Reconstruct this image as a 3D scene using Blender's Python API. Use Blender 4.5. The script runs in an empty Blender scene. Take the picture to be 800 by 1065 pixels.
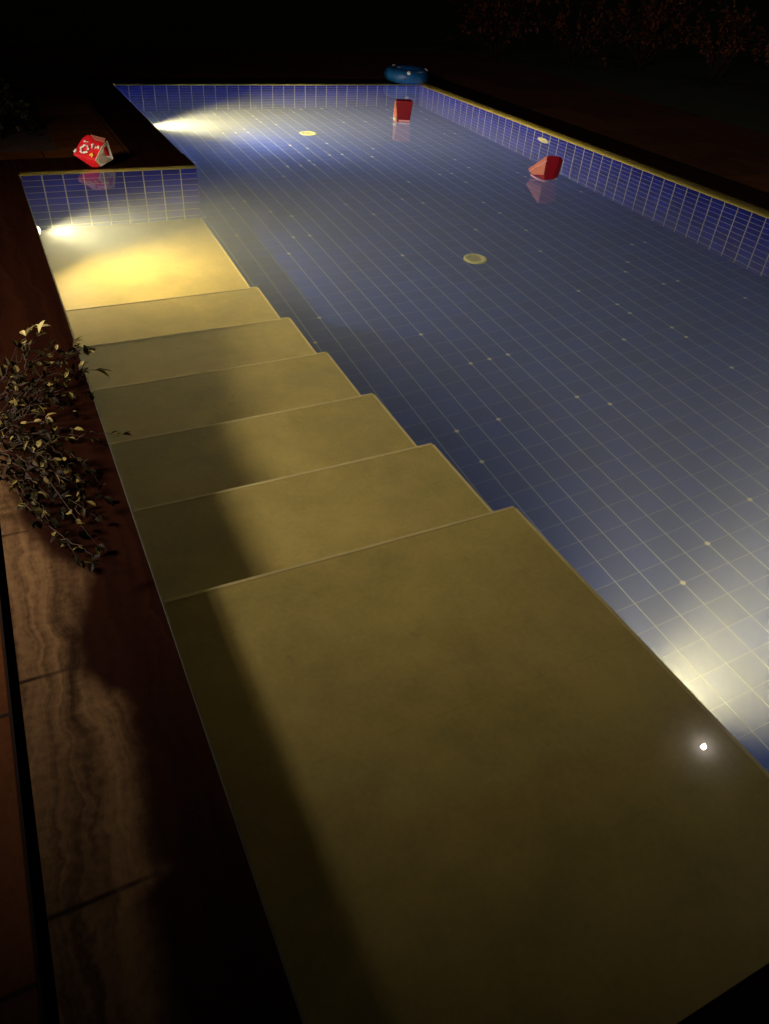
import bpy, bmesh, math, random
from mathutils import Vector, Matrix, noise
random.seed(7)
scene = bpy.context.scene
C = scene.collection
R = math.radians

# ------------------------------------------------------------------ camera
FOCAL, PITCH, YAW, ROLL = 754.18, 0.66806, 0.50477, 0.086907
CAM = Vector((-0.1686, 0.0, 1.55))
cd = bpy.data.cameras.new('camera')
cam = bpy.data.objects.new('camera', cd); C.objects.link(cam); scene.camera = cam
_cy, _sy, _cp, _sp = math.cos(YAW), math.sin(YAW), math.cos(PITCH), math.sin(PITCH)
_f = Vector((_sy * _cp, _cy * _cp, -_sp)); _r = Vector((_cy, -_sy, 0)); _u = _r.cross(_f)
_c, _s = math.cos(ROLL), math.sin(ROLL)
_r2 = _c * _r + _s * _u; _u2 = -_s * _r + _c * _u
cam.matrix_world = Matrix(((_r2.x, _u2.x, -_f.x, CAM.x), (_r2.y, _u2.y, -_f.y, CAM.y),
                           (_r2.z, _u2.z, -_f.z, CAM.z), (0, 0, 0, 1)))
cd.sensor_fit = 'HORIZONTAL'; cd.sensor_width = 36; cd.lens = 36 * FOCAL / 800
cd.clip_start = 0.02; cd.clip_end = 2000

# ------------------------------------------------------------------ night sky with a hazy moon, the porch light
MOON = Vector((0.616, 0.269, 0.740)).normalized()
world = bpy.data.worlds.new('World'); scene.world = world; world.use_nodes = True
nt = world.node_tree; nt.nodes.clear()
def wn(t, **k):
    n = nt.nodes.new(t)
    for a, b in k.items(): setattr(n, a, b)
    return n
def wmath(op, a, b=None):
    n = wn('ShaderNodeMath', operation=op)
    for i, v in enumerate((a, b)):
        if v is None: continue
        if isinstance(v, (int, float)): n.inputs[i].default_value = v
        else: nt.links.new(v, n.inputs[i])
    return n.outputs[0]
w_out = wn('ShaderNodeOutputWorld')
sky = wn('ShaderNodeTexSky', sky_type='NISHITA', sun_disc=False, sun_elevation=math.asin(MOON.z),
         sun_rotation=math.atan2(MOON.x, MOON.y))
bg = wn('ShaderNodeBackground'); bg.inputs['Strength'].default_value = 0.00003
nt.links.new(sky.outputs[0], bg.inputs['Color'])
tc = wn('ShaderNodeTexCoord')
dot = wn('ShaderNodeVectorMath', operation='DOT_PRODUCT'); dot.inputs[1].default_value = MOON
nt.links.new(tc.outputs['Generated'], dot.inputs[0])
ang = wmath('ARCCOSINE', wmath('MINIMUM', dot.outputs['Value'], 1.0))
q1 = wmath('DIVIDE', ang, 0.0125); g1 = wmath('MULTIPLY', wmath('EXPONENT', wmath('MULTIPLY', wmath('MULTIPLY', q1, q1), -1.0)), 8.0)
q2 = wmath('DIVIDE', ang, 0.034); g2 = wmath('MULTIPLY', wmath('EXPONENT', wmath('MULTIPLY', wmath('MULTIPLY', q2, q2), -1.0)), 1.7)
halo = wn('ShaderNodeBackground'); halo.inputs['Color'].default_value = (1, .86, .74, 1)
nt.links.new(wmath('ADD', g1, g2), halo.inputs['Strength'])
add = wn('ShaderNodeAddShader')
nt.links.new(bg.outputs[0], add.inputs[0]); nt.links.new(halo.outputs[0], add.inputs[1])
nt.links.new(add.outputs[0], w_out.inputs['Surface'])

ml = bpy.data.lights.new('moon', 'SUN'); ml.energy = 0.03; ml.angle = R(.38); ml.color = (1, .95, .9)
moon = bpy.data.objects.new('moon', ml); C.objects.link(moon)
moon.rotation_euler = (-MOON).to_track_quat('-Z', 'Y').to_euler()
PORCH = Vector((-2.85, 2.6, 2.42))
pl = bpy.data.lights.new('porch_light', 'SPOT'); pl.energy = 1850; pl.color = (1, .83, .80)
pl.spot_size = R(92); pl.spot_blend = 1.0; pl.shadow_soft_size = .45; pl.cycles.is_caustics_light = True
porch = bpy.data.objects.new('porch_light', pl); C.objects.link(porch); porch.location = PORCH
porch.rotation_euler = (Vector((1.0, 3.75, .0)) - PORCH).to_track_quat('-Z', 'Y').to_euler()

vs = scene.view_settings
scene.display_settings.display_device = 'sRGB'
vs.view_transform = 'Standard'; vs.look = 'None'; vs.exposure = 0.0; vs.gamma = 1.0; vs.use_curve_mapping = False
cy = scene.cycles
cy.use_denoising = True; cy.max_bounces = 14; cy.transmission_bounces = 10; cy.diffuse_bounces = 5
cy.volume_bounces = 2; cy.caustics_refractive = True; cy.caustics_reflective = True; cy.blur_glossy = 0.5
cy.sample_clamp_indirect = 50.0; cy.use_light_tree = True

# ------------------------------------------------------------------ dimensions (metres; z = 0 at the coping)
W1, WD, YN, YL, YF = 1.3146, 5.3814, 0.14, 6.3297, 10.091
FLOOR = -1.45; WATER = -0.004
TILE = .1478
NOSE = [YN, 1.68, 2.30, 2.91, 3.53, 4.15, 4.80, YL]
TREAD = [-.165, -.365, -.545, -.725, -.905, -1.10, -1.29]
LAMPS = [(0.0, 5.79, -.77), (W1, 8.65, -.77), (W1, .93, -.77)]

# ------------------------------------------------------------------ material helpers
class M:
    def __init__(s, name):
        s.m = bpy.data.materials.new(name); s.m.use_nodes = True; s.t = s.m.node_tree
        s.p = s.t.nodes['Principled BSDF']; s.o = s.t.nodes['Material Output']
    def n(s, t, **k):
        x = s.t.nodes.new(t)
        for a, b in k.items(): setattr(x, a, b)
        return x
    def put(s, v, sock):
        if isinstance(v, bpy.types.NodeSocket): s.t.links.new(v, sock)
        elif isinstance(v, tuple) and len(v) == 3 and sock.type == 'RGBA': sock.default_value = (*v, 1)
        else: sock.default_value = v
    def math(s, op, a, b=None, c=None):
        x = s.n('ShaderNodeMath', operation=op)
        for i, v in enumerate((a, b, c)):
            if v is not None: s.put(v, x.inputs[i])
        return x.outputs[0]
    def mix(s, f, a, b):
        x = s.n('ShaderNodeMix', data_type='RGBA')
        s.put(f, x.inputs['Factor']); s.put(a, x.inputs[6]); s.put(b, x.inputs[7])
        return x.outputs[2]
    def noise(s, vec, scale, detail=4, rough=.55, dist=0):
        x = s.n('ShaderNodeTexNoise'); s.put(vec, x.inputs['Vector'])
        x.inputs['Scale'].default_value = scale; x.inputs['Detail'].default_value = detail
        x.inputs['Roughness'].default_value = rough; x.inputs['Distortion'].default_value = dist
        return x.outputs['Fac']
    def ramp(s, f, a, b, lo=0., hi=1.):
        x = s.n('ShaderNodeMapRange'); x.clamp = True; x.interpolation_type = 'SMOOTHSTEP'
        s.put(f, x.inputs[0]); s.put(a, x.inputs[1]); s.put(b, x.inputs[2]); s.put(lo, x.inputs[3]); s.put(hi, x.inputs[4])
        return x.outputs[0]
    def coord(s): return s.n('ShaderNodeTexCoord').outputs['Object']
    def xyz(s, v):
        x = s.n('ShaderNodeSeparateXYZ'); s.put(v, x.inputs[0]); return x.outputs
    def vec(s, a, b, c):
        x = s.n('ShaderNodeCombineXYZ')
        for i, v in enumerate((a, b, c)): s.put(v, x.inputs[i])
        return x.outputs[0]
    def bump(s, h, st, d=.01):
        x = s.n('ShaderNodeBump'); x.inputs['Strength'].default_value = st; x.inputs['Distance'].default_value = d
        s.put(h, x.inputs['Height']); s.t.links.new(x.outputs[0], s.p.inputs['Normal'])
    def base(s, c, rough=.5, spec=.5):
        s.put(c, s.p.inputs['Base Color']); s.put(rough, s.p.inputs['Roughness']); s.put(spec, s.p.inputs['Specular IOR Level'])
        return s

def plain(name, col, rough=.5, var=.25, scale=14, spec=.5):
    m = M(name); f = m.noise(m.coord(), scale)
    m.base(m.mix(f, tuple(c * (1 - var) for c in col), tuple(min(1, c * (1 + var)) for c in col)), rough, spec)
    return m.m

def tiles(name, a, b, offa, offb, col, grout, gw, chips=0.0, var=.38, rough=.45, ratio=1.0):
    """square glazed tiles over the two object axes a, b"""
    m = M(name); co = m.coord(); ax = m.xyz(co)
    u = m.math('DIVIDE', m.math('SUBTRACT', ax[a], offa), TILE); v = m.math('DIVIDE', m.math('SUBTRACT', ax[b], offb), TILE)
    def edge(t):                                   # distance to the nearest joint, in tiles
        f = m.math('FRACT', t); return m.math('MINIMUM', f, m.math('SUBTRACT', 1.0, f))
    eu, ev = edge(u), edge(v)
    g = gw / TILE / 2
    line = m.math('SUBTRACT', 1.0, m.math('MULTIPLY', m.ramp(eu, g * .75, g * 1.2), m.ramp(ev, g * .75 * ratio, g * 1.2 * ratio)))
    cell = m.vec(m.math('FLOOR', u), m.math('FLOOR', v), 0.0)
    wn_ = m.n('ShaderNodeTexWhiteNoise', noise_dimensions='3D'); m.put(cell, wn_.inputs['Vector'])
    cl = m.noise(co, 1.1, 3); fine = m.noise(co, 30, 3)
    k = m.math('ADD', m.math('MULTIPLY', wn_.outputs['Value'], .6), m.math('MULTIPLY', cl, .4))
    tc_ = m.mix(k, tuple(c * (1 - var) for c in col), tuple(c * (1 + var) for c in col))
    gr = m.mix(m.math('ADD', m.math('MULTIPLY', cl, .7), m.math('MULTIPLY', fine, .3)), tuple(c * .55 for c in grout), tuple(min(.9, c * 1.25) for c in grout))
    c = m.mix(line, tc_, gr)
    if chips:
        ru, rv = m.math('ROUND', u), m.math('ROUND', v)
        w2 = m.n('ShaderNodeTexWhiteNoise', noise_dimensions='3D'); m.put(m.vec(ru, rv, 3.0), w2.inputs['Vector'])
        du, dv = m.math('SUBTRACT', u, ru), m.math('SUBTRACT', v, rv)
        d = m.math('SQRT', m.math('ADD', m.math('MULTIPLY', du, du), m.math('MULTIPLY', dv, dv)))
        on = m.math('MULTIPLY', m.math('GREATER_THAN', w2.outputs['Value'], 1 - chips), m.ramp(d, .055, .125, 1., 0.))
        c = m.mix(on, c, (.92, .92, .78))
    m.base(c, m.math('ADD', m.math('MULTIPLY', line, .3), rough), .12)
    m.bump(m.math('SUBTRACT', m.math('MULTIPLY', fine, .1), line), .35, .002)
    return m.m

BLUE = (.014, .024, .46)
GROUT = (.54, .57, .60)
mat_floor = tiles('blue floor tiles', 0, 1, 2.721 - 20 * TILE, 1.757 - 12 * TILE, (.005, .046, .50), (.48, .56, .90), .0056, chips=.075, var=.16, ratio=.34)
mat_wall_x = tiles('blue wall tiles', 0, 2, 0.0, -.05, BLUE, GROUT, .0088)
mat_wall_y = tiles('blue wall tiles', 1, 2, 4.233, -.05, BLUE, GROUT, .0098)

def stone_mat():
    m = M('honed beige stone'); co = m.coord()
    n1 = m.noise(co, 1.6, 5, .6, .6); n2 = m.noise(co, 9, 5, .65, .3); n3 = m.noise(co, 60, 3)
    f = m.math('ADD', m.math('MULTIPLY', n1, .5), m.math('ADD', m.math('MULTIPLY', n2, .32), m.math('MULTIPLY', n3, .18)))
    c = m.mix(m.ramp(f, .34, .66), (.40, .315, .075), (.60, .46, .115))
    spot = m.math('MULTIPLY', m.ramp(m.noise(co, 5.2, 3, .5, 1.5), .70, .76), .35)      # faint silt stains
    c = m.mix(spot, c, (.22, .18, .08))
    yy = m.math('ADD', m.xyz(co)[1], m.math('MULTIPLY', n2, .012))
    c = m.mix(m.ramp(m.math('ABSOLUTE', m.math('SUBTRACT', yy, .985)), 0., .005, .10, 0.), c, (.10, .08, .035))
    m.base(c, .55); m.bump(m.math('ADD', n3, m.math('MULTIPLY', n2, .6)), .12, .004)
    return m.m
mat_stone = stone_mat()
mat_nosing = plain('worn and lit stone edge', (.68, .56, .22), .5, .2, 20)  # wear and the light caught by the edge, both put into a paler colour
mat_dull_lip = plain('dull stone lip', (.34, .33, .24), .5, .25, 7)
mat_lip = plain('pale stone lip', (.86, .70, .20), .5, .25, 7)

def coping_mat(name, wet_edge):
    """travertine coping: stones 0.62 long, swirling veins, wet along the pool edge"""
    m = M(name); co = m.coord(); x, y, z = m.xyz(co)
    wob = m.noise(co, 3.0, 5, .6)
    vcoord = m.math('ADD', m.math('ADD', x, m.math('MULTIPLY', m.math('SUBTRACT', wob, .5), .16)),
                    m.math('MULTIPLY', m.noise(m.vec(x, m.math('MULTIPLY', y, .35), z), 2.3, 3), .22))
    bands = m.noise(m.vec(m.math('MULTIPLY', vcoord, 17.0), m.math('MULTIPLY', y, .45), 0.0), 1.0, 5, .62)
    fine = m.noise(co, 45, 4)
    f = m.math('ADD', m.math('MULTIPLY', bands, .8), m.math('MULTIPLY', fine, .2))
    dry = m.mix(m.ramp(f, .32, .70), (.014, .0062, .0018), (.125, .072, .027))
    ju = m.math('FRACT', m.math('DIVIDE', m.math('SUBTRACT', m.math('ADD', y, m.math('MULTIPLY', m.math('SUBTRACT', wob, .5), .015)), .18 - .62), .62))
    jd = m.math('MULTIPLY', m.math('MINIMUM', ju, m.math('SUBTRACT', 1.0, ju)), .62)
    jl = m.math('MULTIPLY', m.ramp(jd, .001, .010, 1., 0.), m.ramp(m.noise(co, 9, 3), .3, .6, .5, 1.0))
    if wet_edge:
        fc = m.n('ShaderNodeFloatCurve'); cv = fc.mapping.curves[0]
        pts = [(-.5, .40), (.58, .41), (.70, .40), (.755, .37), (.80, .50), (.85, .46), (.97, .50), (1.11, .51), (1.28, .515), (1.40, .30),
               (1.52, .32), (1.76, .47), (1.82, .44), (1.88, .29), (2.07, .10), (2.40, .03), (3.2, .02), (11, .02)]
        y0, y1 = -.5, 11.0
        pp = [((a - y0) / (y1 - y0), b) for a, b in pts]
        cv.points[0].location = pp[0]; cv.points[1].location = pp[-1]
        for q in pp[1:-1]: cv.points.new(*q)
        for q in cv.points: q.handle_type = 'VECTOR'
        fc.mapping.update()
        m.put(m.ramp(y, y0, y1), fc.inputs['Value']); fc.inputs['Factor'].default_value = 1
        mr = fc.inputs['Value'].links[0].from_node; mr.interpolation_type = 'LINEAR'
        edge = m.math('ADD', -.40, m.math('MULTIPLY', fc.outputs[0], .40))
        edge = m.math('ADD', edge, m.math('MULTIPLY', m.math('SUBTRACT', m.noise(co, 14, 4), .5), .05))
        wet = m.ramp(m.math('SUBTRACT', x, edge), -.03, .055)
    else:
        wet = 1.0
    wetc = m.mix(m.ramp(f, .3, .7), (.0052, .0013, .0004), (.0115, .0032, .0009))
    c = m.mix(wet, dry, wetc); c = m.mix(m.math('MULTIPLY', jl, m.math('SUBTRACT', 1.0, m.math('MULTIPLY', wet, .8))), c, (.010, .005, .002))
    m.base(c, m.math('SUBTRACT', .62, m.math('MULTIPLY', wet, .12)) if wet_edge else .5, .04)
    m.bump(m.math('SUBTRACT', m.math('ADD', m.math('MULTIPLY', bands, .4), m.math('MULTIPLY', fine, .35)), jl), .25, .005)
    return m.m
mat_coping = coping_mat('travertine coping half wet', True)
mat_coping_wet_shade = coping_mat('wet and shaded travertine coping', False)

def deck_mat():
    m = M('terracotta paving'); co = m.coord(); x, y, z = m.xyz(co)
    S = .645
    u = m.math('DIVIDE', m.math('ADD', x, .425 + 20 * S), S)
    v = m.math('DIVIDE', m.math('SUBTRACT', y, 1.335 - 20 * S), S)
    def e(t):
        f = m.math('FRACT', t); return m.math('MULTIPLY', m.math('MINIMUM', f, m.math('SUBTRACT', 1.0, f)), S)
    ln = m.ramp(m.math('MINIMUM', e(u), e(v)), .003, .008, 1., 0.)
    w = m.n('ShaderNodeTexWhiteNoise', noise_dimensions='3D'); m.put(m.vec(m.math('FLOOR', u), m.math('FLOOR', v), 0.), w.inputs['Vector'])
    n1 = m.noise(co, 4, 5, .6, .5); n2 = m.noise(co, 40, 4)
    k = m.math('ADD', m.math('MULTIPLY', n1, .6), m.math('ADD', m.math('MULTIPLY', w.outputs['Value'], .2), m.math('MULTIPLY', n2, .2)))
    c = m.mix(m.ramp(k, .25, .75), (.030, .0082, .0007), (.070, .0215, .0018))
    m.base(m.mix(ln, c, (.008, .004, .002)), .65, .08)
    m.bump(m.math('SUBTRACT', m.math('ADD', n1, n2), ln), .25, .006)
    return m.m
mat_deck = deck_mat()

mat_ground = plain('dark lawn', (.035, .04, .018), .9, .5, 6, .1)
mat_soil = plain('damp soil', (.035, .02, .011), .95, .6, 30, .1)
mat_concrete = plain('rough concrete', (.12, .10, .08), .9, .3, 8)
mat_white = plain('white plastic', (.95, .93, .42), .35, .12, 20)
mat_white_pale = plain('pale plastic', (.80, .78, .62), .35, .08, 20)
mat_dark = plain('dark plastic', (.03, .03, .028), .5, .2, 20)
mat_steel = plain('brushed steel', (.45, .44, .40), .35, .1, 30)
mat_red = plain('glossy red vinyl', (.62, .012, .016), .35, .3, 16)
mat_deep_red = plain('deep red vinyl', (.22, .004, .009), .4, .25, 16)
mat_coral_lit = plain('coral and lit red vinyl', (.50, .17, .09), .45, .2, 12)
mat_pink = plain('pale pink seam', (.85, .42, .42), .45, .15, 30)
mat_card = plain('off white vinyl', (.78, .70, .55), .5, .15, 18)
mat_grey = plain('grey print', (.20, .17, .12), .6, .3, 25)
mat_yellow = plain('yellow print', (.85, .50, .05), .5, .15, 20)
mat_blue_vinyl = plain('blue vinyl', (.007, .075, .22), .3, .25, 9)
mat_bark = plain('dark bark', (.03, .018, .009), .8, .4, 30, .2)

def leaf_mat(name, a, b, trans=.25, lo=0.0):
    m = M(name); g = m.n('ShaderNodeNewGeometry')
    rnd = m.ramp(g.outputs['Random Per Island'], lo, 1.0)
    m.base(m.mix(rnd, a, b), .55, .06)
    m.p.inputs['Transmission Weight'].default_value = 0
    tr = m.n('ShaderNodeBsdfTranslucent'); m.put(m.mix(rnd, a, b), tr.inputs['Color'])
    mx = m.n('ShaderNodeMixShader'); mx.inputs[0].default_value = trans
    m.t.links.new(m.p.outputs[0], mx.inputs[1]); m.t.links.new(tr.outputs[0], mx.inputs[2]); m.t.links.new(mx.outputs[0], m.o.inputs['Surface'])
    return m.m
mat_leaf = leaf_mat('small oval leaves', (.008, .006, .001), (.16, .125, .03), lo=.72)  # dark for leaves in shade, a few pale ones painted as if lit
mat_leaf_lit = leaf_mat('lit sprig leaves', (.05, .04, .012), (.34, .29, .10), lo=.3)  # lighter copy of the leaf colour, standing in for light on the sprig
mat_leaf_dark = leaf_mat('dark bedding leaves', (.03, .04, .018), (.09, .08, .035))
mat_leaf_dry = leaf_mat('dry brown leaves', (.06, .022, .008), (.24, .08, .026))

# ------------------------------------------------------------------ mesh helpers
def tag(o, label=None, cat=None, group=None, kind=None):
    if label: o['label'] = label
    if cat: o['category'] = cat
    if group: o['group'] = group
    if kind: o['kind'] = kind
    return o
def empty(name, loc, label=None, cat=None, group=None):
    o = bpy.data.objects.new(name, None); o.location = loc; C.objects.link(o); o.empty_display_size = .1
    return tag(o, label, cat, group)
def obj(name, bm, mat, parent=None, smooth=False, loc=None):
    bmesh.ops.recalc_face_normals(bm, faces=bm.faces)
    me = bpy.data.meshes.new(name); bm.to_mesh(me); bm.free()
    for m in (mat if isinstance(mat, (list, tuple)) else [mat]): me.materials.append(m)
    if smooth:
        for p in me.polygons: p.use_smooth = True
    o = bpy.data.objects.new(name, me); C.objects.link(o)
    if parent: o.parent = parent
    if loc: o.location = loc
    return o
def add_box(bm, a, b, bevel=0, seg=2):
    t = bmesh.new()
    vs_ = [t.verts.new((x, y, z)) for x in (a[0], b[0]) for y in (a[1], b[1]) for z in (a[2], b[2])]
    for f in ((0, 1, 3, 2), (4, 6, 7, 5), (0, 4, 5, 1), (2, 3, 7, 6), (0, 2, 6, 4), (1, 5, 7, 3)): t.faces.new([vs_[i] for i in f])
    if bevel: bmesh.ops.bevel(t, geom=list(t.edges), offset=bevel, segments=seg, profile=.6, affect='EDGES')
    join(bm, t)
def join(bm, t):
    me = bpy.data.meshes.new('tmp'); t.to_mesh(me); t.free(); bm.from_mesh(me); bpy.data.meshes.remove(me)
def box(name, a, b, mat, parent=None, bevel=0):
    bm = bmesh.new(); add_box(bm, a, b, bevel); return obj(name, bm, mat, parent)
def prism(name, poly, z0, z1, mat, parent=None):
    bm = bmesh.new()
    lo = [bm.verts.new((x, y, z0)) for x, y in poly]; hi = [bm.verts.new((x, y, z1)) for x, y in poly]
    bm.faces.new(lo); bm.faces.new(hi)
    for i in range(len(poly)): bm.faces.new((lo[i], lo[i - 1], hi[i - 1], hi[i]))
    return obj(name, bm, mat, parent)
def tube(bm, pts, r0, r1=None, n=6):
    r1 = r0 if r1 is None else r1
    rings = []
    for i, p in enumerate(pts):
        d = (pts[min(i + 1, len(pts) - 1)] - pts[max(i - 1, 0)]).normalized()
        a = d.orthogonal().normalized(); b = d.cross(a); r = r0 + (r1 - r0) * i / max(1, len(pts) - 1)
        rings.append([bm.verts.new(p + r * (a * math.cos(k * 2 * math.pi / n) + b * math.sin(k * 2 * math.pi / n))) for k in range(n)])
    for A, B in zip(rings, rings[1:]):
        for k in range(n): bm.faces.new((A[k], A[(k + 1) % n], B[(k + 1) % n], B[k]))
    bm.faces.new(rings[0]); bm.faces.new(rings[-1])
def disc_stack(bm, prof, n=32, axis='Z'):
    """lathe of (radius, height) pairs round Z or X"""
    rings = []
    for r, h in prof:
        ring = []
        for k in range(n):
            c, s = math.cos(2 * math.pi * k / n) * r, math.sin(2 * math.pi * k / n) * r
            ring.append(bm.verts.new((c, s, h) if axis == 'Z' else (h, c, s)))
        rings.append(ring)
    for A, B in zip(rings, rings[1:]):
        for k in range(n): bm.faces.new((A[k], A[(k + 1) % n], B[(k + 1) % n], B[k]))
    bm.faces.new(rings[0]); bm.faces.new(rings[-1])
def sweep_profile(name, prof, a, b, out, mat, parent=None):
    """extrude a (outward, z) cross-section from point a to b; out = unit outward direction"""
    bm = bmesh.new(); o = Vector(out)
    A = [bm.verts.new(Vector((*a, 0)) + o * p + Vector((0, 0, z))) for p, z in prof]
    B = [bm.verts.new(Vector((*b, 0)) + o * p + Vector((0, 0, z))) for p, z in prof]
    bm.faces.new(A); bm.faces.new(B)
    for i in range(len(prof)): bm.faces.new((A[i], A[i - 1], B[i - 1], B[i]))
    return obj(name, bm, mat, parent)

# ------------------------------------------------------------------ ground, decks
def ring_ground():
    bm = bmesh.new(); big = 400; z = -.09
    xs = [-big, -7, 8.4, big]; ys = [-big, -6, 13.2, big]
    for i in range(3):
        for j in range(3):
            if i == 1 and j == 1: continue
            bm.faces.new([bm.verts.new(p) for p in ((xs[i], ys[j], z), (xs[i + 1], ys[j], z), (xs[i + 1], ys[j + 1], z), (xs[i], ys[j + 1], z))])
    bmesh.ops.remove_doubles(bm, verts=bm.verts, dist=1e-4)
    return tag(obj('ground', bm, mat_ground), kind='structure')
ring_ground()
bed1 = (-1.5, 2.25, -.425, 3.75)          # planting bed beside the coping (x0, y0, x1, y1)
bed2 = (-1.6, 7.0, .36, 10.0)             # planting bed behind the landing
def deck_pieces():
    bm = bmesh.new(); z0, z1 = -.12, -.004
    for a, b in (((-7, -6), (-.424, bed1[1])), ((-7, bed1[1]), (bed1[0], bed1[3])), ((-7, bed1[3]), (-.424, bed2[1])),
                 ((-7, bed2[1]), (bed2[0], bed2[3])), ((bed2[2], YL + .42), (W1 - .42, bed2[3])), ((-7, bed2[3]), (W1 - .42, 13.2)),
                 ((-.424, YL + .42), (bed2[2], bed2[1])), ((W1 - .42, YF + .42), (8.4, 13.2)), ((WD + .62, -6), (8.4, YF + .42)), ((-.424, -6), (WD + .62, YN - .42))):
        add_box(bm, (*a, z0), (*b, z1))
    return tag(obj('deck', bm, mat_deck), kind='structure')
deck_pieces()
def bed(r, seed):
    bm = bmesh.new(); n = 22; x0, y0, x1, y1 = r; g = []
    for i in range(n + 1):
        row = []
        for j in range(n + 1):
            x, y = x0 + (x1 - x0) * i / n, y0 + (y1 - y0) * j / n
            row.append(bm.verts.new((x, y, -.05 + .03 * noise.noise(Vector((x * 5 + seed, y * 5, 0))))))
        g.append(row)
    for i in range(n):
        for j in range(n): bm.faces.new((g[i][j], g[i + 1][j], g[i + 1][j + 1], g[i][j + 1]))
    return tag(obj('soil_bed', bm, mat_soil, smooth=True), kind='structure')
bed(bed1, 1); bed(bed2, 5)

# ------------------------------------------------------------------ pool shell
tag(box('pool_floor', (-.25, -.15, -1.75), (WD + .3, YF + .3, FLOOR), mat_floor), kind='structure')
LIPZ = -.06
def wall(a, b, mat, label):
    return tag(box('pool_wall', a, b, mat), label, 'pool wall')
wall((0, YL, FLOOR - .1), (W1, YL + .3, LIPZ), mat_wall_x, 'blue tiled pool wall at the end of the stair landing, under the crumpled red toy')
wall((W1 - .3, YL + .3, FLOOR - .1), (W1, YF, LIPZ), mat_wall_y, 'shaded pool wall beyond the landing, carrying the farther glowing pool lamp')
wall((W1 - .3, YF, FLOOR - .1), (WD + .3, YF + .3, LIPZ), mat_wall_x, 'blue tiled far end wall of the pool below the blue swim ring')
wall((WD, YN, FLOOR - .1), (WD + .3, YF, LIPZ), mat_wall_y, 'long bright blue tiled pool wall with a round pale inlet cover in it')
wall((-.3, YN, FLOOR - .1), (-.003, YL + .3, -.02), mat_wall_y, 'pool wall hidden beneath the near wet coping, carrying the lamp over the landing')
wall((-.3, YN - .3, FLOOR - .1), (WD + .3, YN, LIPZ), mat_wall_x, 'near end wall of the pool behind the big top step')

# stairs going down away from the camera
stairs = empty('pool_stairs', (0, 0, 0), 'beige stone stairs going down under water from the large top step to the bright landing', 'stairs')
for i, z in enumerate(TREAD):
    s = box('step', (0, NOSE[i], FLOOR - .02), (W1 - .004, NOSE[i + 1] - .004, z), mat_stone, stairs)
    if i < len(TREAD) - 1:
        bm = bmesh.new()
        add_box(bm, (.002, NOSE[i + 1] - .012, z - .03), (W1 - .004, NOSE[i + 1] + .002, z + .003), .003, 2)
        obj('nosing', bm, mat_nosing, s)
    bm = bmesh.new()
    add_box(bm, (W1 - .011, NOSE[i] + .001, z - .03), (W1 + .002, NOSE[i + 1] - .013, z + .0025), .003, 2)
    obj('edge_trim', bm, mat_nosing, s)

# coping round the pool: a pale rounded lip under the water film and dark wet stone behind it
def ell(w, h, n=7):
    return [(w * (1 - math.cos(t)), -h + h * math.sin(t)) for t in [math.pi / 2 * k / n for k in range(n + 1)]]
def coping(name, a, b, out, width, lipw, label, mat, liph=.054, top=0.0, lipmat=None):
    root = empty(name, ((a[0] + b[0]) / 2, (a[1] + b[1]) / 2, 0), label, 'coping')
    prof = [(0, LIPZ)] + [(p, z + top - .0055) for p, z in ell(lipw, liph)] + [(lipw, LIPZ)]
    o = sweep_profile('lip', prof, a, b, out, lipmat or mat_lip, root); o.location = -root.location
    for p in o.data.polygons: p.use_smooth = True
    prof2 = [(lipw + .0005, LIPZ), (lipw + .0005, top), (width, top), (width, -.2), (lipw + .0005, -.2)]
    s = sweep_profile('slab', prof2[:4] + [(lipw + .0005, -.2)], a, b, out, mat, root); s.location = -root.location
    for x in (o, s):                               # keep object coordinates equal to world coordinates for the stone pattern
        x.parent = root; x.matrix_parent_inverse = Matrix.Identity(4)
    return root
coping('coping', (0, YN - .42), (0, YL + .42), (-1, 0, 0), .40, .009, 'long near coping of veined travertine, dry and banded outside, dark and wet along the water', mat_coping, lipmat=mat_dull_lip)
coping('coping', (0.0, YL), (W1, YL), (0, 1, 0), .42, .05, 'short dark coping behind the landing with the crumpled red toy on it', mat_coping_wet_shade)
coping('coping', (W1, YL + .42), (W1, YF + .42), (-1, 0, 0), .42, .012, 'dark coping beyond the landing above the farther pool lamp', mat_coping_wet_shade)
coping('coping', (W1, YF), (WD, YF), (0, 1, 0), .42, .06, 'far end coping with a thin lit edge', mat_coping_wet_shade)
coping('coping', (WD, YN - .42), (WD, YF + .42), (1, 0, 0), .62, .17, 'long coping with a wide bright yellow edge above the blue tiles', mat_coping_wet_shade)
coping('coping', (0.0, YN), (WD, YN), (0, -1, 0), .42, .006, 'near end coping coloured black for its shade, at the foot of the picture', mat_coping_wet_shade, lipmat=mat_coping_wet_shade)  # dark stone on slab and lip paints in the shade at this end

# water: one closed body filling the pool and reaching a little into its shell
mw = bpy.data.materials.new('pool water'); mw.use_nodes = True; t = mw.node_tree; t.nodes.clear()
wo = t.nodes.new('ShaderNodeOutputMaterial'); gl = t.nodes.new('ShaderNodeBsdfGlass')
gl.inputs['IOR'].default_value = 1.333; gl.inputs['Roughness'].default_value = 0.0
t.links.new(gl.outputs[0], wo.inputs['Surface'])
vsc = t.nodes.new('ShaderNodeVolumeScatter'); vsc.inputs['Density'].default_value = .165
vsc.inputs['Color'].default_value = (.74, .87, .96, 1); vsc.inputs['Anisotropy'].default_value = .05
vab = t.nodes.new('ShaderNodeVolumeAbsorption'); vab.inputs['Density'].default_value = .05; vab.inputs['Color'].default_value = (.05, .70, .86, 1)
vad = t.nodes.new('ShaderNodeAddShader')
t.links.new(vsc.outputs[0], vad.inputs[0]); t.links.new(vab.outputs[0], vad.inputs[1]); t.links.new(vad.outputs[0], wo.inputs['Volume'])
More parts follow.
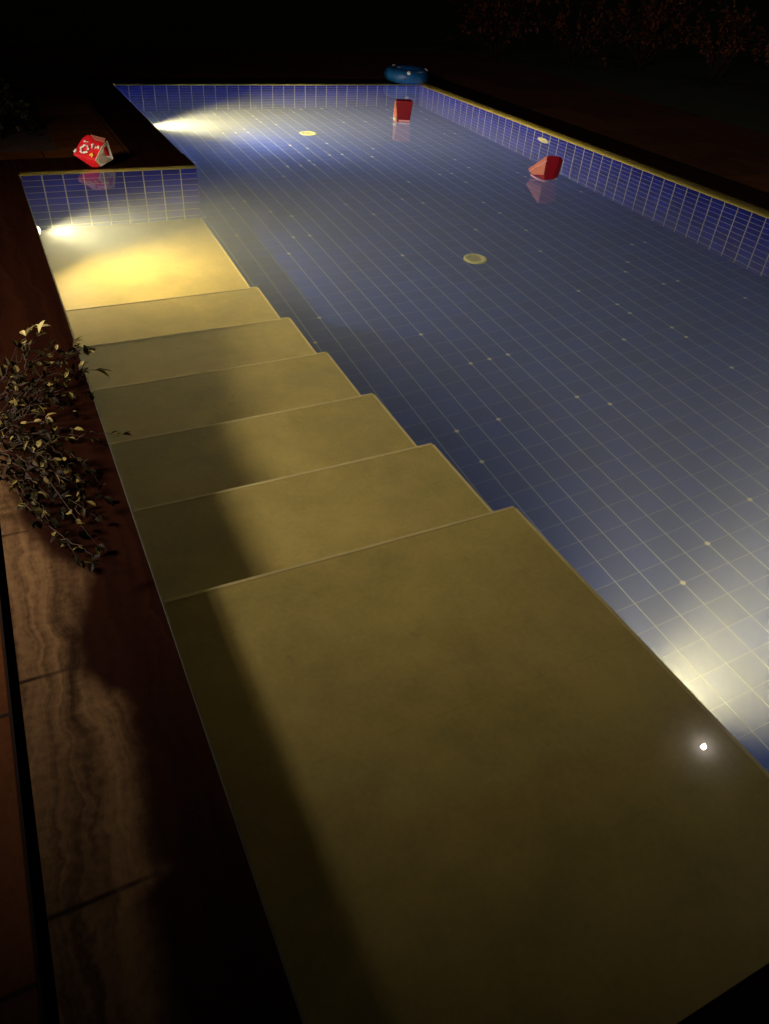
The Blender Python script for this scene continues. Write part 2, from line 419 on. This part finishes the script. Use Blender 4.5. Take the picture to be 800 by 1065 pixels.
def water_body():
    """calm surface with swells of a fraction of a millimetre, closed by straight sides and a bottom"""
    e, n = .10, .085; x0, x1, y0, y1 = -e, WD + .25, YN - e, YF + e
    def lines(a, b, c):                                # evenly spaced, with one line exactly at c
        k1, k2 = round((c - a) / n), round((b - c) / n)
        return [a + (c - a) * i / k1 for i in range(k1)] + [c + (b - c) * i / k2 for i in range(k2 + 1)]
    xs, ys = lines(x0, x1, W1 - e), lines(y0, y1, YL + e)
    bm = bmesh.new(); V = {}
    def vert(i, j):
        if (i, j) not in V:
            x, y = xs[i], ys[j]
            V[i, j] = bm.verts.new((x, y, WATER + .00045 * noise.noise(Vector((x * 1.7, y * 1.3, .3))) + .00012 * noise.noise(Vector((x * 5, y * 5, 4)))))
        return V[i, j]
    for i in range(len(xs) - 1):
        for j in range(len(ys) - 1):
            if xs[i] < W1 - e - 1e-6 and ys[j] > YL + e - 1e-6: continue
            f = bm.faces.new((vert(i, j), vert(i + 1, j), vert(i + 1, j + 1), vert(i, j + 1))); f.smooth = True
    rim = [ed for ed in bm.edges if ed.is_boundary]
    low = {}
    def down(v):
        if v not in low: low[v] = bm.verts.new((v.co.x, v.co.y, FLOOR - .05))
        return low[v]
    for ed in rim:
        a, b = ed.verts; bm.faces.new((a, b, down(b), down(a)))
    bot = [ed for ed in bm.edges if ed.is_boundary]
    bmesh.ops.triangle_fill(bm, edges=bot, use_beauty=True)
    bmesh.ops.recalc_face_normals(bm, faces=bm.faces)
    bmesh.ops.split_edges(bm, edges=rim)
    me = bpy.data.meshes.new('water'); bm.to_mesh(me); bm.free(); me.materials.append(mw)
    for p in me.polygons: p.use_smooth = True
    o = bpy.data.objects.new('water', me); C.objects.link(o); return o
water = water_body()
water.cycles.is_caustics_caster = True
tag(water, kind='structure')

# ------------------------------------------------------------------ lamps, inlet, drains
def lens_mat():
    m = M('lit lamp lens'); m.base((.8, .75, .6), .3)
    m.p.inputs['Emission Color'].default_value = (1, .86, .55, 1); m.p.inputs['Emission Strength'].default_value = 9
    return m.m
mat_lens = lens_mat()
def pool_lamp(p, label, energy, core, beam, cone, toe):
    root = empty('pool_lamp', p, label, 'pool lamp', 'underwater pool lamps')
    bm = bmesh.new(); disc_stack(bm, [(.105, -.03), (.105, .008), (.098, .014), (.080, .014), (.076, .006), (.076, -.02)], 36, 'X'); obj('rim', bm, mat_white_pale, root, True)
    bm = bmesh.new(); disc_stack(bm, [(.074, -.01), (.074, .010), (.064, .022), (.046, .031), (.022, .037), (.004, .038)], 36, 'X'); obj('lens', bm, mat_lens, root, True)
    for nm, en, size, blend in (('pool_lamp_core', beam, cone, 1.0), ('pool_lamp_beam', core, 122, 1.0), ('pool_lamp_flood', energy, 150, .8)):
        l = bpy.data.lights.new(nm, 'SPOT'); l.energy = en; l.color = (1, .745, .365)
        l.spot_size = R(size); l.spot_blend = blend
        l.shadow_soft_size = .03
        o = bpy.data.objects.new(nm, l); C.objects.link(o); o.parent = root; o.location = (.085, 0, 0)
        o.rotation_euler = Vector((1, toe * {'pool_lamp_core': 0, 'pool_lamp_beam': 1, 'pool_lamp_flood': 2.2}[nm], {'pool_lamp_core': .05, 'pool_lamp_beam': .13, 'pool_lamp_flood': -.05}[nm])).to_track_quat('-Z', 'Y').to_euler()
pool_lamp(LAMPS[0], 'glowing lamp in the wall above the bright stair landing', 115, 225, 45, 24, -.5)
pool_lamp(LAMPS[1], 'glowing lamp in the shaded wall beyond the landing, farthest from the camera', 10, 200, 1250, 92, -.4)
pool_lamp(LAMPS[2], 'lamp beneath the edge of the big top step, seen only by its glow', 12, 85, 300, 84, .45)

inlet = empty('wall_inlet', (WD, 7.145, -.41), 'round pale inlet cover in the long blue tiled wall', 'inlet cover')
bm = bmesh.new(); disc_stack(bm, [(.105, .0), (.105, -.012), (.096, -.02), (.05, -.022), (.046, -.014)], 32, 'X'); obj('cover', bm, mat_white_pale, inlet, True)
bm = bmesh.new(); disc_stack(bm, [(.042, -.010), (.042, -.026), (.03, -.034), (.006, -.036)], 24, 'X'); obj('nozzle', bm, mat_white, inlet, True)

def drain(p, label):
    root = empty('floor_drain', p, label, 'floor drain', 'round floor drains')
    bm = bmesh.new(); disc_stack(bm, [(.098, -.002), (.098, .012), (.090, .02), (.070, .021), (.066, .012)], 36); obj('rim', bm, mat_white, root, True)
    bm = bmesh.new(); disc_stack(bm, [(.064, .002), (.064, .009), (.04, .014), (.01, .015)], 32); obj('grate', bm, mat_white, root, True)
    bm = bmesh.new()
    for k in range(5):
        y = -.04 + .02 * k; h = math.sqrt(.058 ** 2 - y * y) * .8
        add_box(bm, (-h, y - .003, .013), (h, y + .003, .0165))
    obj('slots', bm, mat_grey, root)
drain((3.274, 5.05, FLOOR), 'nearer yellowish round drain in the middle of the pool floor')
drain((3.256, 8.85, FLOOR), 'farther round drain, near the beam of the far lamp')

# ------------------------------------------------------------------ pool toys
def frame_at(x, y):
    v = Vector((x - CAM.x, y - CAM.y, 0)).normalized(); return v, Vector((v.y, -v.x, 0))
def hull(name, pts, mat, parent, bevel=.008, smooth=False, puff=0):
    bm = bmesh.new()
    for p in pts: bm.verts.new(p)
    r = bmesh.ops.convex_hull(bm, input=bm.verts)
    bmesh.ops.delete(bm, geom=[g for g in r['geom_interior'] if isinstance(g, bmesh.types.BMVert)], context='VERTS')
    bmesh.ops.dissolve_limit(bm, angle_limit=R(7), verts=bm.verts, edges=bm.edges)
    if bevel: bmesh.ops.bevel(bm, geom=list(bm.edges), offset=bevel, segments=3, profile=.6, affect='EDGES')
    return obj(name, bm, mat, parent)
def rfz(fr, rt, pts): return [rt * r + fr * f + Vector((0, 0, z)) for r, f, z in pts]
def plate(name, pts, mat, parent, thick=.003):
    bm = bmesh.new(); vs_ = [bm.verts.new(p) for p in pts]
    c = sum(pts, Vector()) / len(pts); cv = bm.verts.new(c)
    fs = [bm.faces.new((vs_[i - 1], vs_[i], cv)) for i in range(len(vs_))]
    bmesh.ops.recalc_face_normals(bm, faces=fs)
    bmesh.ops.solidify(bm, geom=fs, thickness=thick)
    return obj(name, bm, mat, parent)

# crumpled toy lying on the short coping
P = (.545, 6.42, .001); fr, rt = frame_at(P[0], P[1])
toy = empty('pool_toy', P, 'crumpled red and white toy with white and yellow print lying on the short coping', 'pool toy', 'red pool toys')
L_, TL, T_, TR = (-.143, .05, .081), (-.058, .12, .178), (-.013, .14, .197), (.128, .10, .168)
R_, B1, B2, Cc, D_ = (.145, .06, .04), (.026, -.02, .0), (-.019, -.01, .0), (.077, .0, .148), (.014, -.05, .063)
K1, K2, K3 = (-.05, .19, .0), (.10, .21, .0), (.07, .22, .14)
def crumple(o, amp, sc):
    bm = bmesh.new(); bm.from_mesh(o.data)
    bmesh.ops.triangulate(bm, faces=bm.faces)
    bmesh.ops.subdivide_edges(bm, edges=bm.edges, cuts=2, use_grid_fill=True)
    for v in bm.verts: v.co += amp * noise.noise_vector(v.co * sc + Vector((3, 1, 7))) * (1 if v.co.z > .01 else .2)
    bm.to_mesh(o.data); bm.free()
body = hull('body', rfz(fr, rt, [L_, TL, T_, TR, R_, B1, B2, Cc, D_, K1, K2, K3]), mat_red, toy, .006); crumple(body, .006, 22)
def lerp3(a, b, s): return tuple(a[i] + (b[i] - a[i]) * s for i in range(3))
def off(q, d=.006, dr=0): return (q[0] + dr, q[1] - d, q[2])
panel = plate('end_panel', rfz(fr, rt, [off(Cc, .009), off(lerp3(Cc, TR, .95), .009), off(lerp3(TR, R_, .95), .008, .004), off(lerp3(R_, B1, .1), .008, .002), off(lerp3(R_, B1, .85), .011), off(D_, .010)]), mat_card, toy)
mid = lerp3(lerp3(D_, Cc, .35), lerp3(R_, B1, .35), .5)
fold = plate('fold', rfz(fr, rt, [off((mid[0] + .036 * math.cos(k * math.pi / 6), mid[1] + .012 * math.cos(k * math.pi / 6), mid[2] + .030 * math.sin(k * math.pi / 6)), .022) for k in range(12)]), mat_grey, toy)
# print on the red face (plane through L, TL, D)
def onface(s, t_):                                  # s from the lower left towards the front corner, t from the bottom edge up
    a = lerp3(L_, D_, s); b = lerp3(TL, Cc, s); q = lerp3(a, b, t_); return off(q, .012, -.004)
bm = bmesh.new()
def stroke(uv, r):
    tube(bm, [rt * q[0] + fr * q[1] + Vector((0, 0, q[2])) for q in [onface(*p) for p in uv]], r, n=6)
stroke([(.36 + (.15 + .03 * math.sin(3 * k)) * math.cos(k * math.pi / 7), .50 + .25 * math.sin(k * math.pi / 7)) for k in range(15)], .0085)
stroke([(.62, .98), (.58, .86), (.66, .80), (.62, .70)], .0085)
stroke([(.74, .92), (.80, .84), (.76, .74)], .0075)
stroke([(.90, .96), (.86, .80)], .010)
stroke([(.16, .90), (.24, .97), (.34, .94)], .007)
stroke([(.02, .16), (.04, .36)], .009)
obj('white_print', bm, mat_card, toy, True)
bm = bmesh.new()
tube(bm, [rt * q[0] + fr * q[1] + Vector((0, 0, q[2])) for q in [onface(.70, .22), onface(.78, .36), onface(.86, .3), onface(.78, .18)]], .009, n=6)
obj('yellow_print', bm, mat_yellow, toy, True)
plate('top_panel', rfz(fr, rt, [(q[0], q[1] - .002, q[2] + .010) for q in (lerp3(T_, TR, .15), lerp3(T_, TR, .9), lerp3(TR, Cc, .55), lerp3(T_, Cc, .55))]), mat_coral_lit, toy)

# block toy floating far off
P = (3.945, 7.80, -.03); fr, rt = frame_at(P[0], P[1])
toy = empty('pool_toy', P, 'small red block toy floating upright near the far wall', 'pool toy', 'red pool toys')
hull('body', rfz(fr, rt, [(-.052, 0, .0), (.075, .02, .0), (.097, .02, .228), (-.082, 0, .228), (-.10, .15, 0), (.06, .17, .0), (.07, .17, .225), (-.092, .13, .222)]), mat_deep_red, toy, .010)
plate('lit_side_panel', rfz(fr, rt, [(-.060, -.002, .02), (-.089, -.002, .215), (-.100, .12, .21), (-.109, .14, .02)]), mat_coral_lit, toy, .004)  # coral panel paints the lit left face of the red block
plate('seam', rfz(fr, rt, [(-.045, -.007, .030), (.073, .012, .030), (.074, .012, .046), (-.046, -.007, .046)]), mat_pink, toy, .004)
bm = bmesh.new(); bmesh.ops.create_icosphere(bm, subdivisions=2, radius=.020, matrix=Matrix.Translation(rt * -.088 + fr * .0 + Vector((0, 0, .055))))
obj('valve_glint', bm, mat_white_pale, toy, True)  # pale ball paints the bright glint at the lower left corner

# wedge toy floating by the long wall
P = (4.115, 5.42, -.025); fr, rt = frame_at(P[0], P[1])
toy = empty('pool_toy', P, 'red wedge toy with its lit pointed end painted coral floating in front of the long tiled wall', 'pool toy', 'red pool toys')
S_ = 1 / 119.
def px(x, y, f=0.0): return ((x - 566) * S_, f, (190.5 - y) * S_ + .012 - f * .22)
apex, vt, vb = px(548.6, 180.6, .06), px(566, 166.2, -.02), px(566, 189.5, -.04)
hull('body', rfz(fr, rt, [apex, vt, vb, px(552, 185, .03), px(578.5, 165.6, .03), px(582, 169, .06), px(580, 185.5, .04), px(575, 188.5, .0),
                          px(560, 170, .20), px(579, 166, .20), px(579, 184, .2), px(553, 184, .18)]), mat_deep_red, toy, .007)
plate('lit_pointed_panel', rfz(fr, rt, [off(apex, .008, -.002), off(lerp3(apex, vt, .97), .012, -.003), off(lerp3(vt, vb, .78), .012, -.006), off(lerp3(px(552, 185, .03), vb, .1), .012, 0)]), mat_coral_lit, toy, .003)  # lit left face painted coral against the deep red of the shaded body
bm = bmesh.new()
tube(bm, [rt * q[0] + fr * q[1] + Vector((0, 0, q[2])) for q in [off(lerp3(apex, px(552, 185, .03), .4), .016), off(lerp3(vt, vb, .2), .018)]], .003, n=6)
obj('crease', bm, mat_pink, toy, True)
bm = bmesh.new()
tube(bm, [rt * q[0] + fr * q[1] + Vector((0, 0, q[2] - .004)) for q in [off(px(552, 185.4, .03), .008), off(px(559, 188.6, 0), .01), off(vb, .012), off(px(575, 189.4, .0), .008)]], .006, n=6)
obj('seam', bm, mat_pink, toy, True)

# blue swim ring on the far corner of the coping
ring = empty('swim_ring', (5.27, 10.30, .0), 'blue inflatable swim ring lying on the far corner of the coping', 'swim ring')
bm = bmesh.new(); NR, NS, RM, RS = 48, 16, .225, .088
g = [[bm.verts.new(((RM + RS * math.cos(b) * (1 + .03 * math.sin(9 * a))) * math.cos(a), (RM + RS * math.cos(b)) * math.sin(a), .085 + RS * .97 * math.sin(b)))
      for b in [2 * math.pi * k / NS for k in range(NS)]] for a in [2 * math.pi * k / NR for k in range(NR)]]
for i in range(NR):
    for k in range(NS): bm.faces.new((g[i][k], g[(i + 1) % NR][k], g[(i + 1) % NR][(k + 1) % NS], g[i][(k + 1) % NS]))
obj('tube', bm, mat_blue_vinyl, ring, True)
for a, b in ((-1.95, .75), (-.35, 1.0), (1.9, 1.1)):
    q = Vector(((RM + RS * math.cos(b)) * math.cos(a), (RM + RS * math.cos(b)) * math.sin(a), .085 + RS * math.sin(b)))
    nrm = Vector((math.cos(b) * math.cos(a), math.cos(b) * math.sin(a), math.sin(b)))
    bm = bmesh.new(); disc_stack(bm, [(.026, -.008), (.026, .003), (.01, .005)], 16)
    o = obj('white_patch', bm, mat_white_pale, ring, True, q); o.rotation_euler = nrm.to_track_quat('Z', 'Y').to_euler()

# ------------------------------------------------------------------ plants
def add_leaf(bm, p, d, nrm, ln, wd):
    d = d.normalized(); s = d.cross(nrm).normalized(); n_ = s.cross(d)
    a = bm.verts.new(p); up = n_ * ln * .10
    m1 = [bm.verts.new(p + d * ln * .35 + s * wd * k + up * abs(k)) for k in (-1, 1)]
    m2 = [bm.verts.new(p + d * ln * .72 + s * wd * .8 * k + up * abs(k) * .6 - n_ * ln * .03) for k in (-1, 1)]
    c1, c2 = bm.verts.new(p + d * ln * .35), bm.verts.new(p + d * ln * .72 - n_ * ln * .03)
    tip = bm.verts.new(p + d * ln - n_ * ln * .12)
    for f in ((a, c1, m1[0]), (a, m1[1], c1), (m1[0], c1, c2, m2[0]), (c1, m1[1], m2[1], c2), (m2[0], c2, tip), (c2, m2[1], tip)): bm.faces.new(f)
def rv(s=1): return Vector((random.gauss(0, s), random.gauss(0, s), random.gauss(0, s)))
def shrub(name, base, targets, label, lm, group=None, leaf=(.035, .011), per=.022, cat='shrub', sag=.06, stem=.005, twigs=3):
    root = empty(name, base, label, cat, group); sb, lb = bmesh.new(), bmesh.new()
    B = Vector(base)
    def grow(p0, p1, r, lift, depth):
        n = 9; pts = []
        for i in range(n):
            s = i / (n - 1); p = p0.lerp(p1, s) + Vector((0, 0, lift * 4 * s * (1 - s))) + rv(.006)
            pts.append(p)
        tube(sb, pts, r, r * .35, 5)
        ln_tot = (p1 - p0).length; k = int(ln_tot / per)
        for j in range(k):
            s = (.25 if depth == 0 else .1) + (.75 if depth == 0 else .9) * (j + random.random()) / k; x = min(n - 2, int(s * (n - 1))); fr_ = s * (n - 1) - x
            p = pts[x].lerp(pts[x + 1], fr_); d = (pts[x + 1] - pts[x]).normalized()
            for sd in (0, 1):
                if random.random() < .25: continue
                dd = d * .55 + rv(.55); L = leaf[0] * random.uniform(.55, 1.25)
                add_leaf(lb, p, dd, (Vector((0, 0, 1)) + rv(.6)).normalized(), L, leaf[1] * random.uniform(.7, 1.2) * L / leaf[0])
        for j in range(3):
            add_leaf(lb, pts[-1], (pts[-1] - pts[-2]).normalized() + rv(.4), (Vector((0, 0, 1)) + rv(.4)).normalized(), leaf[0] * random.uniform(.9, 1.4), leaf[1] * 1.1)
        if depth < 1:
            for j in range(twigs):
                i = random.randint(3, n - 2); d = (p1 - p0).normalized() + rv(.5)
                grow(pts[i], pts[i] + d.normalized() * ln_tot * random.uniform(.2, .4), r * .6, lift * .3, depth + 1)
    for tgt in targets: grow(Vector((random.gauss(0, .03), random.gauss(0, .03), 0)), Vector(tgt) - B, stem * random.uniform(.8, 1.2), sag * random.uniform(.5, 1.6), 0)
    obj('stems', sb, mat_bark, root, True); obj('foliage', lb, lm, root)
    return root
near_t = [(-.03, 3.05, .09), (-.12, 3.16, .10), (-.02, 2.95, .05), (-.09, 2.66, .03), (-.07, 2.46, .03), (-.10, 2.28, .03), (-.09, 2.12, .02),
          (-.12, 2.00, .03), (-.20, 2.16, .05), (-.26, 2.40, .08), (-.22, 2.62, .10), (-.30, 2.85, .12), (-.16, 2.95, .12), (-.24, 2.34, .06),
          (-.12, 2.50, .06), (-.22, 2.06, .04), (-.16, 2.72, .08), (-.10, 2.85, .06), (-.14, 2.75, .05), (-.13, 1.86, .02), (-.20, 1.80, .03), (-.24, 1.92, .04),
          (-.20, 2.56, .10), (-.20, 2.24, .06), (-.18, 2.3, .05)]
shrub('trailing_shrub', (-.43, 2.66, -.05), near_t, 'leafy shrub trailing over the near coping beside the stairs', mat_leaf, leaf=(.030, .0085), per=.036, stem=.0025, twigs=2)
shrub('leafy_sprig', (-.32, 2.92, -.004), [(-.02, 3.14, .09), (.03, 2.98, .05), (-.13, 3.27, .12), (-.20, 3.18, .13), (.00, 3.05, .09)],
      'thin sprig of long leaves in lit colour at the top of the dark trailing shrub', mat_leaf_lit, leaf=(.052, .0105), per=.075, stem=.0022, twigs=0, sag=.03)
def dome(cx, cy_, r, h, n):
    out = []
    for k in range(n):
        a = random.uniform(0, 2 * math.pi); q = r * math.sqrt(random.random())
        out.append((cx + q * math.cos(a), cy_ + q * math.sin(a), h * (1 - .6 * (q / r) ** 2) * random.uniform(.6, 1.1)))
    return out
for k, (x, y, r, lab) in enumerate(((-.12, 7.7, .38, 'low dark shrub in the bed behind the landing, nearest the landing coping'),
                                    (-.25, 8.5, .42, 'low dark shrub in the middle of the bed behind the landing'),
                                    (-.10, 9.3, .38, 'low dark shrub at the far end of the bed behind the landing'))):
    shrub('bedding_shrub', (x, y, -.05), dome(x, y, r, .30, 16), lab, mat_leaf_dark, 'low shrubs in the bed behind the landing', leaf=(.05, .016), per=.04)
gl_label = 'dry brown shrub in the dark garden beyond the long tiled wall'
for k, (x, y, r, h) in enumerate(((8.9, 13.6, .8, 1.2), (10.4, 13.2, .9, 1.3), (11.6, 12.6, .9, 1.25), (12.4, 11.4, .8, 1.2), (9.8, 15.2, 1.0, 1.5), (12.6, 13.8, 1.0, 1.5), (13.2, 10.4, .8, 1.1))):
    shrub('garden_shrub', (x, y, -.1), dome(x, y, r, h, 16), gl_label, mat_leaf_dry, 'dry shrubs in the dark garden', leaf=(.09, .022), per=.10, stem=.010, sag=.1)

# the porch light reaches the stairs and the pool shell through the calm surface
for o in C.objects:
    if o.type == 'MESH' and (o.name.split('.')[0] in ('step', 'nosing', 'edge_trim')): o.cycles.is_caustics_receiver = True
